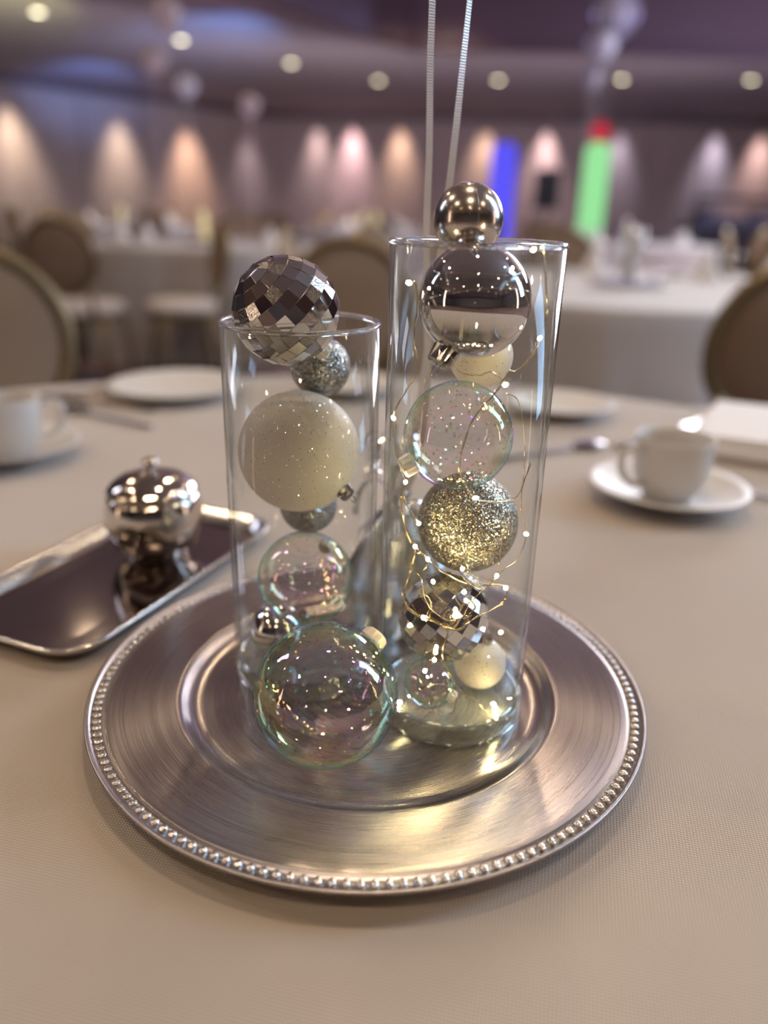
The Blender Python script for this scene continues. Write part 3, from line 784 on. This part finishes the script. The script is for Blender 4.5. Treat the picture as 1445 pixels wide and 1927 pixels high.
# ---------------------------------------------------------------- sugar pot on its tray (left of the charger)
ang = R_(68.5)
tr = thing('serving_tray', 'dark polished rectangular tray with a silver rim, left of the charger', 'tray', (-.2026, .155, .001), ang)
def rrect(w, h, r, n=8):
    out = []
    for sx, sy, a0 in ((1, 1, 0), (-1, 1, 90), (-1, -1, 180), (1, -1, 270)):
        for k in range(n + 1):
            a = R_(a0 + 90 * k / n)
            out.append((sx * (w / 2 - r) + r * math.cos(a), sy * (h / 2 - r) + r * math.sin(a)))
    return out
def rr_loft(bm, levels, close_bottom=True, close_top=True):
    rings = [[bm.verts.new((x, y, z)) for x, y in rrect(w, h, r)] for w, h, r, z in levels]
    for A, B in zip(rings, rings[1:]):
        for i in range(len(A)):
            j = (i + 1) % len(A); bm.faces.new((A[i], A[j], B[j], B[i]))
    if close_bottom: bm.faces.new(rings[0][::-1])
    if close_top: bm.faces.new(rings[-1])
TL, TW = .262, .140
bm = bmesh.new()
rr_loft(bm, [(TL - .030, TW - .030, .018, 0), (TL - .022, TW - .022, .022, .0), (TL - .020, TW - .020, .023, .0035), (TL - .026, TW - .026, .020, .0038), (TL - .060, TW - .060, .01, .0035)])
obj('tray_base', bm, MAT['tray'], tr)
bm = bmesh.new()
rr_loft(bm, [(TL - .024, TW - .024, .021, .0005), (TL - .012, TW - .012, .027, .006), (TL - .002, TW - .002, .032, .0105), (TL, TW, .033, .0125), (TL - .003, TW - .003, .0315, .0135), (TL - .008, TW - .008, .029, .0125), (TL - .020, TW - .020, .023, .0045), (TL - .022, TW - .022, .022, .0034)], False, False)
o = obj('tray_rim', bm, MAT['tray_rim'], tr, smooth=True)
PX, PY = -.187, .192
sp = thing('sugar_bowl', 'round polished silver sugar bowl with a knobbed lid standing on the dark tray', 'sugar bowl', (PX, PY, .0050))
bm = bmesh.new()
flute = lambda a, z: 1 + (.018 * abs(math.sin(5 * a + .3)) if .008 < z < .058 else 0)
add_lathe(bm, [(0, 0), (.023, 0), (.025, .002), (.0255, .004), (.0305, .009), (.0355, .016), (.0385, .025), (.0395, .034), (.0390, .043), (.0370, .0515), (.0352, .0555), (0, .0555)], 80, wob=flute)
obj('bowl_body', bm, MAT['pot'], sp, smooth=True)
bm = bmesh.new()
add_lathe(bm, [(0, .0556), (.0358, .0556), (.0366, .0575), (.0356, .0595), (.0315, .0650), (.0240, .0695), (.0140, .0727), (.0050, .0740), (0, .0742)], 80, wob=lambda a, z: 1 + .022 * abs(math.sin(5 * a + .3)) * (1 if z < .07 else 0))
lid = obj('lid', bm, MAT['pot'], sp, smooth=True)
bm = bmesh.new(); add_lathe(bm, [(.0030, .0738), (.0026, .0765), (.0032, .0785), (.0068, .0810), (.0072, .0825), (.0050, .0842), (0, .0850)], 24)
obj('lid_knob', bm, MAT['pot'], lid, smooth=True)

# ---------------------------------------------------------------- cups, saucers, plates, cutlery on the near table
bm = bmesh.new(); add_lathe(bm, [(0, .002), (.022, .002), (.026, .0), (.029, .0), (.030, .003), (.052, .0085), (.072, .0165), (.0780, .0190), (.0785, .0205), (.0770, .0210), (.070, .0185), (.050, .0105), (.030, .0060), (.026, .0050), (0, .0050)], 72)
ME_SAUCER = to_mesh('saucer', bm, MAT['china'], True)
def saucer(x, y, label, s=1.0, group=None):
    o = link('saucer', ME_SAUCER, None, (x, y, .0005)); o.scale = (s,) * 3
    return tag(o, label, 'saucer', group)
bm = bmesh.new(); add_lathe(bm, [(0, .003), (.020, .003), (.022, .0), (.0245, .0), (.0250, .004), (.0310, .012), (.0370, .024), (.0392, .042), (.0398, .062), (.0402, .0650), (.0396, .0662), (.0384, .0655), (.0376, .055), (.0368, .040), (.0345, .024), (.028, .012), (.018, .007), (0, .0065)], 64)
ME_CUP = to_mesh('cup_body', bm, MAT['china'], True)
bm = bmesh.new()
add_tube(bm, spline([(.0385, 0, .054), (.048, 0, .058), (.060, 0, .054), (.0635, 0, .042), (.058, 0, .028), (.046, 0, .019), (.0350, 0, .018)], 5), .0036, 10)
ME_HANDLE = to_mesh('cup_handle', bm, MAT['china'], True)
def cup(x, y, z, rz, label, group=None):
    t = thing('coffee_cup', label, 'cup', (x, y, z), rz, group)
    link('cup_body', ME_CUP, t); link('cup_handle', ME_HANDLE, t)
    return t
saucer(.303, .371, 'white saucer under the cup to the right of the charger', 1.04)
cup(.303, .371,   .0062, R_(200), 'white china coffee cup on a saucer to the right of the charger')
saucer(-.437, .452, 'white saucer under the cup at the left edge of the photo', 1.02)
cup(-.437, .452, .0062, R_(25), 'white china coffee cup cut off by the left edge of the photo')
saucer(-.060, .845, 'white saucer at the far side of the near table, seen between the two vases', 1.0)
saucer(.262, .742, 'white saucer beyond the taller vase, right of the clear votive glass', 1.0)
bm = bmesh.new(); add_lathe(bm, [(0, .002), (.050, .002), (.054, .0), (.058, .0), (.060, .003), (.098, .014), (.105, .017), (.104, .0195), (.092, .0160), (.060, .0070), (0, .0050)], 72)
tag(obj('side_plate', bm, MAT['china'], None, (-.335, .800, .0005), smooth=True), 'white round plate at the far left side of the near table', 'plate')
bm = bmesh.new(); add_lathe(bm, [(0, 0), (.024, 0), (.028, .004), (.031, .020), (.031, .040), (.028, .050), (.0265, .0505), (.0285, .040), (.0285, .020), (.0255, .008), (0, .006)], 48)
tag(obj('votive_glass', bm, MAT['thin_glass'], None, (.205, .712, .0005), smooth=True), 'small clear rounded votive glass on the cloth beyond the taller vase', 'votive')

def utensil(kind, x, y, rz, label, L=.19, group=None):
    t = thing(kind, label, {'dinner_knife': 'knife', 'dinner_fork': 'fork', 'teaspoon': 'spoon'}[kind], (x, y, .0012), rz, group)
    bm = bmesh.new()
    add_tube(bm, [(-L * .5, 0, .003), (-L * .35, 0, .003), (-L * .1, 0, .003), (L * .12, 0, .0025), (L * .2, 0, .003)], .0048, 8, rf=lambda s: 1.0 - .45 * s)
    for v in bm.verts: v.co.z = .0026 + (v.co.z - .003) * .5
    obj('handle', bm, MAT['silverware'], t, smooth=True)
    bm = bmesh.new()
    if kind == 'dinner_knife':
        extrude_poly(bm, [(L * .18, -.006), (L * .45, -.009), (L * .52, .004), (L * .46, .007), (L * .18, .004)], .002, .0034); obj('blade', bm, MAT['silverware'], t)
    elif kind == 'dinner_fork':
        add_box(bm, (L * .27, 0, .003), (.034, .022, .0016), None, .0006)
        for k in range(4): add_box(bm, (L * .27 + .036, -.009 + .006 * k, .004), (.042, .0026, .0014))
        obj('tines', bm, MAT['silverware'], t)
    else:
        add_sphere(bm, (L * .3, 0, .0045), .018, 24, 12, (1.4, .95, .22)); obj('spoon_bowl', bm, MAT['silverware'], t, smooth=True)
    return t
utensil('teaspoon', -.395, .640, R_(150), 'silver teaspoon lying behind the sugar bowl on the far left cloth')
utensil('dinner_fork', -.425, .715, R_(160), 'silver fork on the far left of the near table, beside the round plate')
utensil('dinner_knife', -.495, .770, R_(35), 'silver knife near the far left edge of the near table')
utensil('dinner_knife', .405, .395, R_(-42), 'silver knife beside the folded napkin at the right edge of the photo', .20)
utensil('teaspoon', .215, .535, R_(30), 'silver teaspoon lying on the cloth right behind the taller vase')
utensil('dinner_fork', .390, .640, R_(40), 'silver fork behind the right coffee cup, by the folded napkin', .24)
bm = bmesh.new()
add_box(bm, (0, 0, .009), (.20, .24, .016), None, .005)
add_box(bm, (.004, .004, .023), (.19, .225, .012), None, .005)
for v in bm.verts: v.co.z += .003 * math.sin(v.co.x * 30) * (1 if v.co.z > .01 else 0) 
o = obj('folded_napkin', bm, MAT['napkin'], None, (.520, .600, .0014)); o.rotation_euler = (0, 0, R_(-28))
tag(o, 'white folded napkin on the cloth at the right edge of the photo', 'napkin')

# ---------------------------------------------------------------- chairs
def oval_ring(bm, cx_, cz_, a, b, r, y=0.0, tilt=0.0, n=40):
    pts = [(cx_ + a * math.cos(2 * PI * k / n), y + (b * math.sin(2 * PI * k / n)) * -tilt, cz_ + b * math.sin(2 * PI * k / n)) for k in range(n)]
    add_tube(bm, pts, r, 8, True)
CH = {}
bm = bmesh.new(); add_sphere(bm, (0, 0, 0), 1, 40, 16, (.185, .028, .185))
for v in bm.verts: v.co = Vector((v.co.x, v.co.y - v.co.z * .16, v.co.z))
CH['backrest'] = (to_mesh('backrest', bm, MAT['upholstery'], True), (0, -.235, .74))
bm = bmesh.new(); oval_ring(bm, 0, 0, .20, .20, .018, 0, .16); CH['back_frame'] = (to_mesh('back_frame', bm, MAT['chair_frame'], True), (0, -.235, .74))
bm = bmesh.new(); add_lathe(bm, [(0, .0), (.20, .0), (.228, .010), (.236, .032), (.225, .055), (.18, .070), (0, .078)], 48); CH['seat'] = (to_mesh('seat', bm, MAT['seat_cloth'], True), (0, 0, .41))
bm = bmesh.new(); add_lathe(bm, [(.19, 0), (.226, 0), (.230, .03), (.19, .03), (.19, 0)], 48); CH['seat_frame'] = (to_mesh('seat_frame', bm, MAT['chair_frame'], True), (0, 0, .385))
def leg_me(sx, sy):
    bm = bmesh.new()
    add_tube(bm, [(sx * .165, sy * .155, .40), (sx * .172, sy * .165, .22), (sx * .185, sy * .20, .004)], .018, 8, rf=lambda s: 1 - .4 * s)
    return to_mesh('leg', bm, MAT['chair_frame'], True)
LEGS = [leg_me(a, b) for a in (-1, 1) for b in (-1, 1)]
def post_me(s):
    bm = bmesh.new(); add_tube(bm, [(s * .14, -.16, .39), (s * .15, -.215, .50), (s * .150, -.225, .61)], .014, 8); return to_mesh('back_post', bm, MAT['chair_frame'], True)
POSTS = [post_me(-1), post_me(1)]
def chair(x, y, rz, label, group=None):
    t = thing('banquet_chair', label, 'chair', (x, y, FZ), rz, group)
    for k, (me, lc) in CH.items(): link(k, me, t, lc)
    for me in LEGS: link('leg', me, t)
    for me in POSTS: link('back_post', me, t)
    return t
# faces +Y at rz 0
chair(-.15, 1.98, PI, 'tan oval-backed chair facing the camera directly behind the shorter vase')
chair(.985, 1.83, R_(4), 'dark brown oval-backed chair with its back to us at the right edge, pale seat below')
chair(-.79, 1.13, R_(-144), 'tan oval-backed chair cut by the left edge, close to the near table')
chair(-1.86, 4.35, R_(-5), 'brown oval-backed chair with its back to us at mid left, pale seat below')
chair(-1.32, 4.55, R_(115), 'tan-lit oval-backed chair turned sideways, right of the brown-backed one at mid left')

# ---------------------------------------------------------------- other tables
TB = table_mesh(.90, -FZ - .004, 20, .02, 160, MAT['white_cloth'], 3)
TABLES = [(.98, 3.02, 'round table right of the taller vase', [90, 40, 140, 5, 175]),
          (-1.45, 5.75, 'mid-left round table', [90, 150, 215, 330]),
          (-4.70, 6.30, 'round table at the left edge', [20, 70, 120, 250]),
          (-.25, 8.90, 'round table behind the shorter vase', [20, 90, 160, 230, 300]),
          (3.90, 5.50, 'round table at the right edge', [100, 150, 200, 250, 30]),
          (2.30, 8.00, 'round table before the green column', [5, 120, 180, 230, 310]),
          (-3.60, 10.3, 'far round table under the peach glow', [10, 80, 150, 230, 300]),
          (-.60, 13.5, 'backmost round table', [20, 100, 180, 250, 320]),
          (-7.0, 10.4, 'far round table by the left wall', [20, 80, 250, 300])]
def side(a):
    a %= 360
    return ['right', 'back right', 'back', 'back left', 'left', 'front left', 'front', 'front right'][int(((a + 22.5) % 360) // 45)]
bm = bmesh.new(); add_lathe(bm, [(.030, .0), (.034, .02), (.036, .14), (.034, .14), (.033, .02), (0, .01)], 24); ME_GOB = to_mesh('water_glass', bm, MAT['thin_glass'], True)
bm = bmesh.new(); add_lathe(bm, [(.065, 0), (.040, .06), (.012, .13), (0, .15)], 12, wob=lambda a, z: 1 + .15 * math.cos(4 * a)); ME_NAP = to_mesh('standing_napkin', bm, MAT['napkin'])
bm = bmesh.new(); add_lathe(bm, [(0, .0), (.045, 0), (.045, .22), (.042, .22), (.042, .008), (0, .008)], 32); ME_CV = to_mesh('glass_wall', bm, MAT['thin_glass'], True)
bm = bmesh.new()
for k in range(4): add_sphere(bm, (.006 * (-1) ** k, .004, .045 + .050 * k), .030, 16, 10)
ME_CB = to_mesh('glowing_baubles', bm, MAT['bauble_glow'], True)
ME_CD = ME_CB.copy(); ME_CD.materials.clear(); ME_CD.materials.append(MAT['pearl_chrome'])
bm = bmesh.new(); add_lathe(bm, [(0, 0), (.15, .003), (.165, .014), (.150, .012), (0, .006)], 48); ME_CP = to_mesh('charger_plate', bm, MAT['bead'], True)
for ti, (x, y, where, angs) in enumerate(TABLES):
    tc_ = link('tablecloth', TB, None, (x, y, 0)); tc_.rotation_euler = (0, 0, ti * 1.1)
    tag(tc_, 'white cloth draped over the ' + where, 'tablecloth')
    for a in angs:
        r = 1.20
        cx_, cy_ = x + r * math.cos(R_(a)), y + r * math.sin(R_(a))
        chair(cx_, cy_, R_(a) + PI / 2, 'oval-backed chair on the %s side of the %s' % (side(a), where), 'chairs at the ' + where)
    cp = link('charger_plate', ME_CP, None, (x, y, .001)); tag(cp, 'silver charger under the bauble vase, ' + where, 'charger plate')
    cv = thing('bauble_vase', ('glass bauble vase on the ' if ti in (0, 5) else 'glowing bauble vase on the ') + where, 'vase', (x, y, .008))
    link('glass_wall', ME_CV, cv); link('baubles', ME_CD if ti in (0, 5) else ME_CB, cv)
    for k, an in enumerate(angs):
        a = R_(an)
        px, py = x + .62 * math.cos(a), y + .62 * math.sin(a)
        n_ = link('standing_napkin', ME_NAP, None, (px, py, .001)); tag(n_, 'white standing napkin, %s side of the %s' % (side(an), where), 'napkin', 'napkins on the ' + where)
        g_ = link('water_glass', ME_GOB, None, (px + .12 * math.sin(a), py - .12 * math.cos(a), .001)); tag(g_, 'clear water glass, %s side of the %s' % (side(an), where), 'glass', 'glasses on the ' + where)
        s_ = link('saucer', ME_SAUCER, None, (px - .17 * math.sin(a), py + .17 * math.cos(a), .001)); tag(s_, 'white saucer, %s side of the %s' % (side(an), where), 'saucer', 'saucers on the ' + where)

# ---------------------------------------------------------------- balloons over two far tables
bm = bmesh.new(); add_lathe(bm, [(0, -1.12), (.05, -1.16), (.03, -1.10), (.09, -1.03), (.42, -.86), (.78, -.50), (.97, -.05), (1.0, .20), (.90, .58), (.62, .88), (.30, 1.01), (0, 1.04)], 32)
BV = {}
def balloon(x, y, z, r, mat, label):
    global bm
    if mat not in BV:
        me = ME_BL.copy(); me.materials.clear(); me.materials.append(MAT[mat]); BV[mat] = me
    t = thing('balloon', label, 'balloon', (x, y, z))
    o = link('balloon_skin', BV[mat], t); o.scale = (r,) * 3
    b = bmesh.new(); add_tube(b, [(0, 0, -1.1 * r), (.01, 0, -1.1 * r - (z - .1) * .5), (0, 0, -z + .02)], .0025, 5)
    obj('string', b, MAT['ribbon'], t)
ME_BL = to_mesh('balloon_skin', bm, None, True)
BALLOONS = [(-1.690, 5.960, 1.510, 0.115, 'balloon_pink', 'blush pearl balloon, highest of the left cluster'),
            (-1.860, 6.150, 1.250, 0.095, 'balloon_pink', 'blush balloon in the middle of the left cluster'),
            (-1.530, 5.780, 1.040, 0.078, 'balloon_white', 'small grey-white balloon, lowest of the left cluster'),
            (-1.100, 5.850, 0.940, 0.075, 'balloon_pink', 'small dim balloon right of the left cluster'),
            (2.120, 8.710, 2.120, 0.230, 'balloon_white', 'large pearl white balloon, highest of the right cluster'),
            (1.950, 8.470, 1.800, 0.150, 'balloon_white', 'pearl white balloon in the middle of the right cluster'),
            (1.910, 8.580, 1.530, 0.105, 'balloon_clear', 'small dark grey balloon, lowest of the right cluster')]
for b in BALLOONS: balloon(*b)

# ---------------------------------------------------------------- lit columns and stage gear
def column(x, y, h, r, mat, label, top=None):
    t = thing('lit_column', label, 'lit column', (x, y, FZ))
    bm = bmesh.new(); add_lathe(bm, [(0, .05), (r * .9, .05), (r, .10), (r, h * .5), (r, h - .12), (r * .85, h - .03), (r * .4, h), (0, h)], 32)
    obj('lit_fabric', bm, MAT[mat], t, smooth=True)
    bm = bmesh.new(); add_lathe(bm, [(0, 0), (r * 1.3, 0), (r * 1.3, .04), (r, .05), (0, .05)], 32); obj('base', bm, MAT['black'], t, smooth=True)
    if top:
        bm = bmesh.new(); add_sphere(bm, (0, 0, h + r * .70), r * .80, 32, 16); obj('glowing_ball', bm, MAT[top], t, smooth=True)
column(1.24, 9.9, 1.80, .155, 'blue_glow', 'blue glowing fabric column right of the small top silver ball')
column(2.36, 9.9, 1.83, .150, 'green_glow', 'green glowing column with a red ball on top, in front of the back wall', 'red_glow')
t = thing('loudspeaker', 'black loudspeaker on a pole between the blue and the green column', 'speaker', (1.86, 10.3, FZ))
bm = bmesh.new(); add_box(bm, (0, 0, 1.30), (.28, .26, .46), None, .02); obj('cabinet', bm, MAT['black'], t)
bm = bmesh.new(); add_tube(bm, [(0, 0, .02), (0, 0, 1.08)], .018, 10); obj('pole', bm, MAT['dark_metal'], t)
for k in range(3):
    bm = bmesh.new(); a = 2 * PI * k / 3 + .3; add_tube(bm, [(0, 0, .42), (.42 * math.cos(a), .42 * math.sin(a), .012)], .012, 8); obj('leg', bm, MAT['dark_metal'], t)
t = thing('dj_table', 'black draped disc jockey table with equipment at the right, beyond the far tables', 'table', (4.25, 10.2, FZ))
bm = bmesh.new(); add_box(bm, (0, 0, .47), (1.25, .6, .94), None, .02); obj('black_drape', bm, MAT['black'], t)
bm = bmesh.new(); add_box(bm, (-.1, 0, .98), (.8, .35, .08), None, .01); obj('mixing_desk', bm, MAT['dark_metal'], t)
bm = bmesh.new()
add_tube(bm, [(-.45, .2, .94), (-.45, .2, 1.25), (.50, .2, 1.25), (.50, .2, .94)], .03, 8); obj('truss_rail', bm, MAT['black'], t)
for s in (-1, 1):
    bm = bmesh.new(); add_box(bm, (s * .35, .1, 1.06), (.22, .2, .14), None, .01); obj('monitor_speaker', bm, MAT['black'], t)
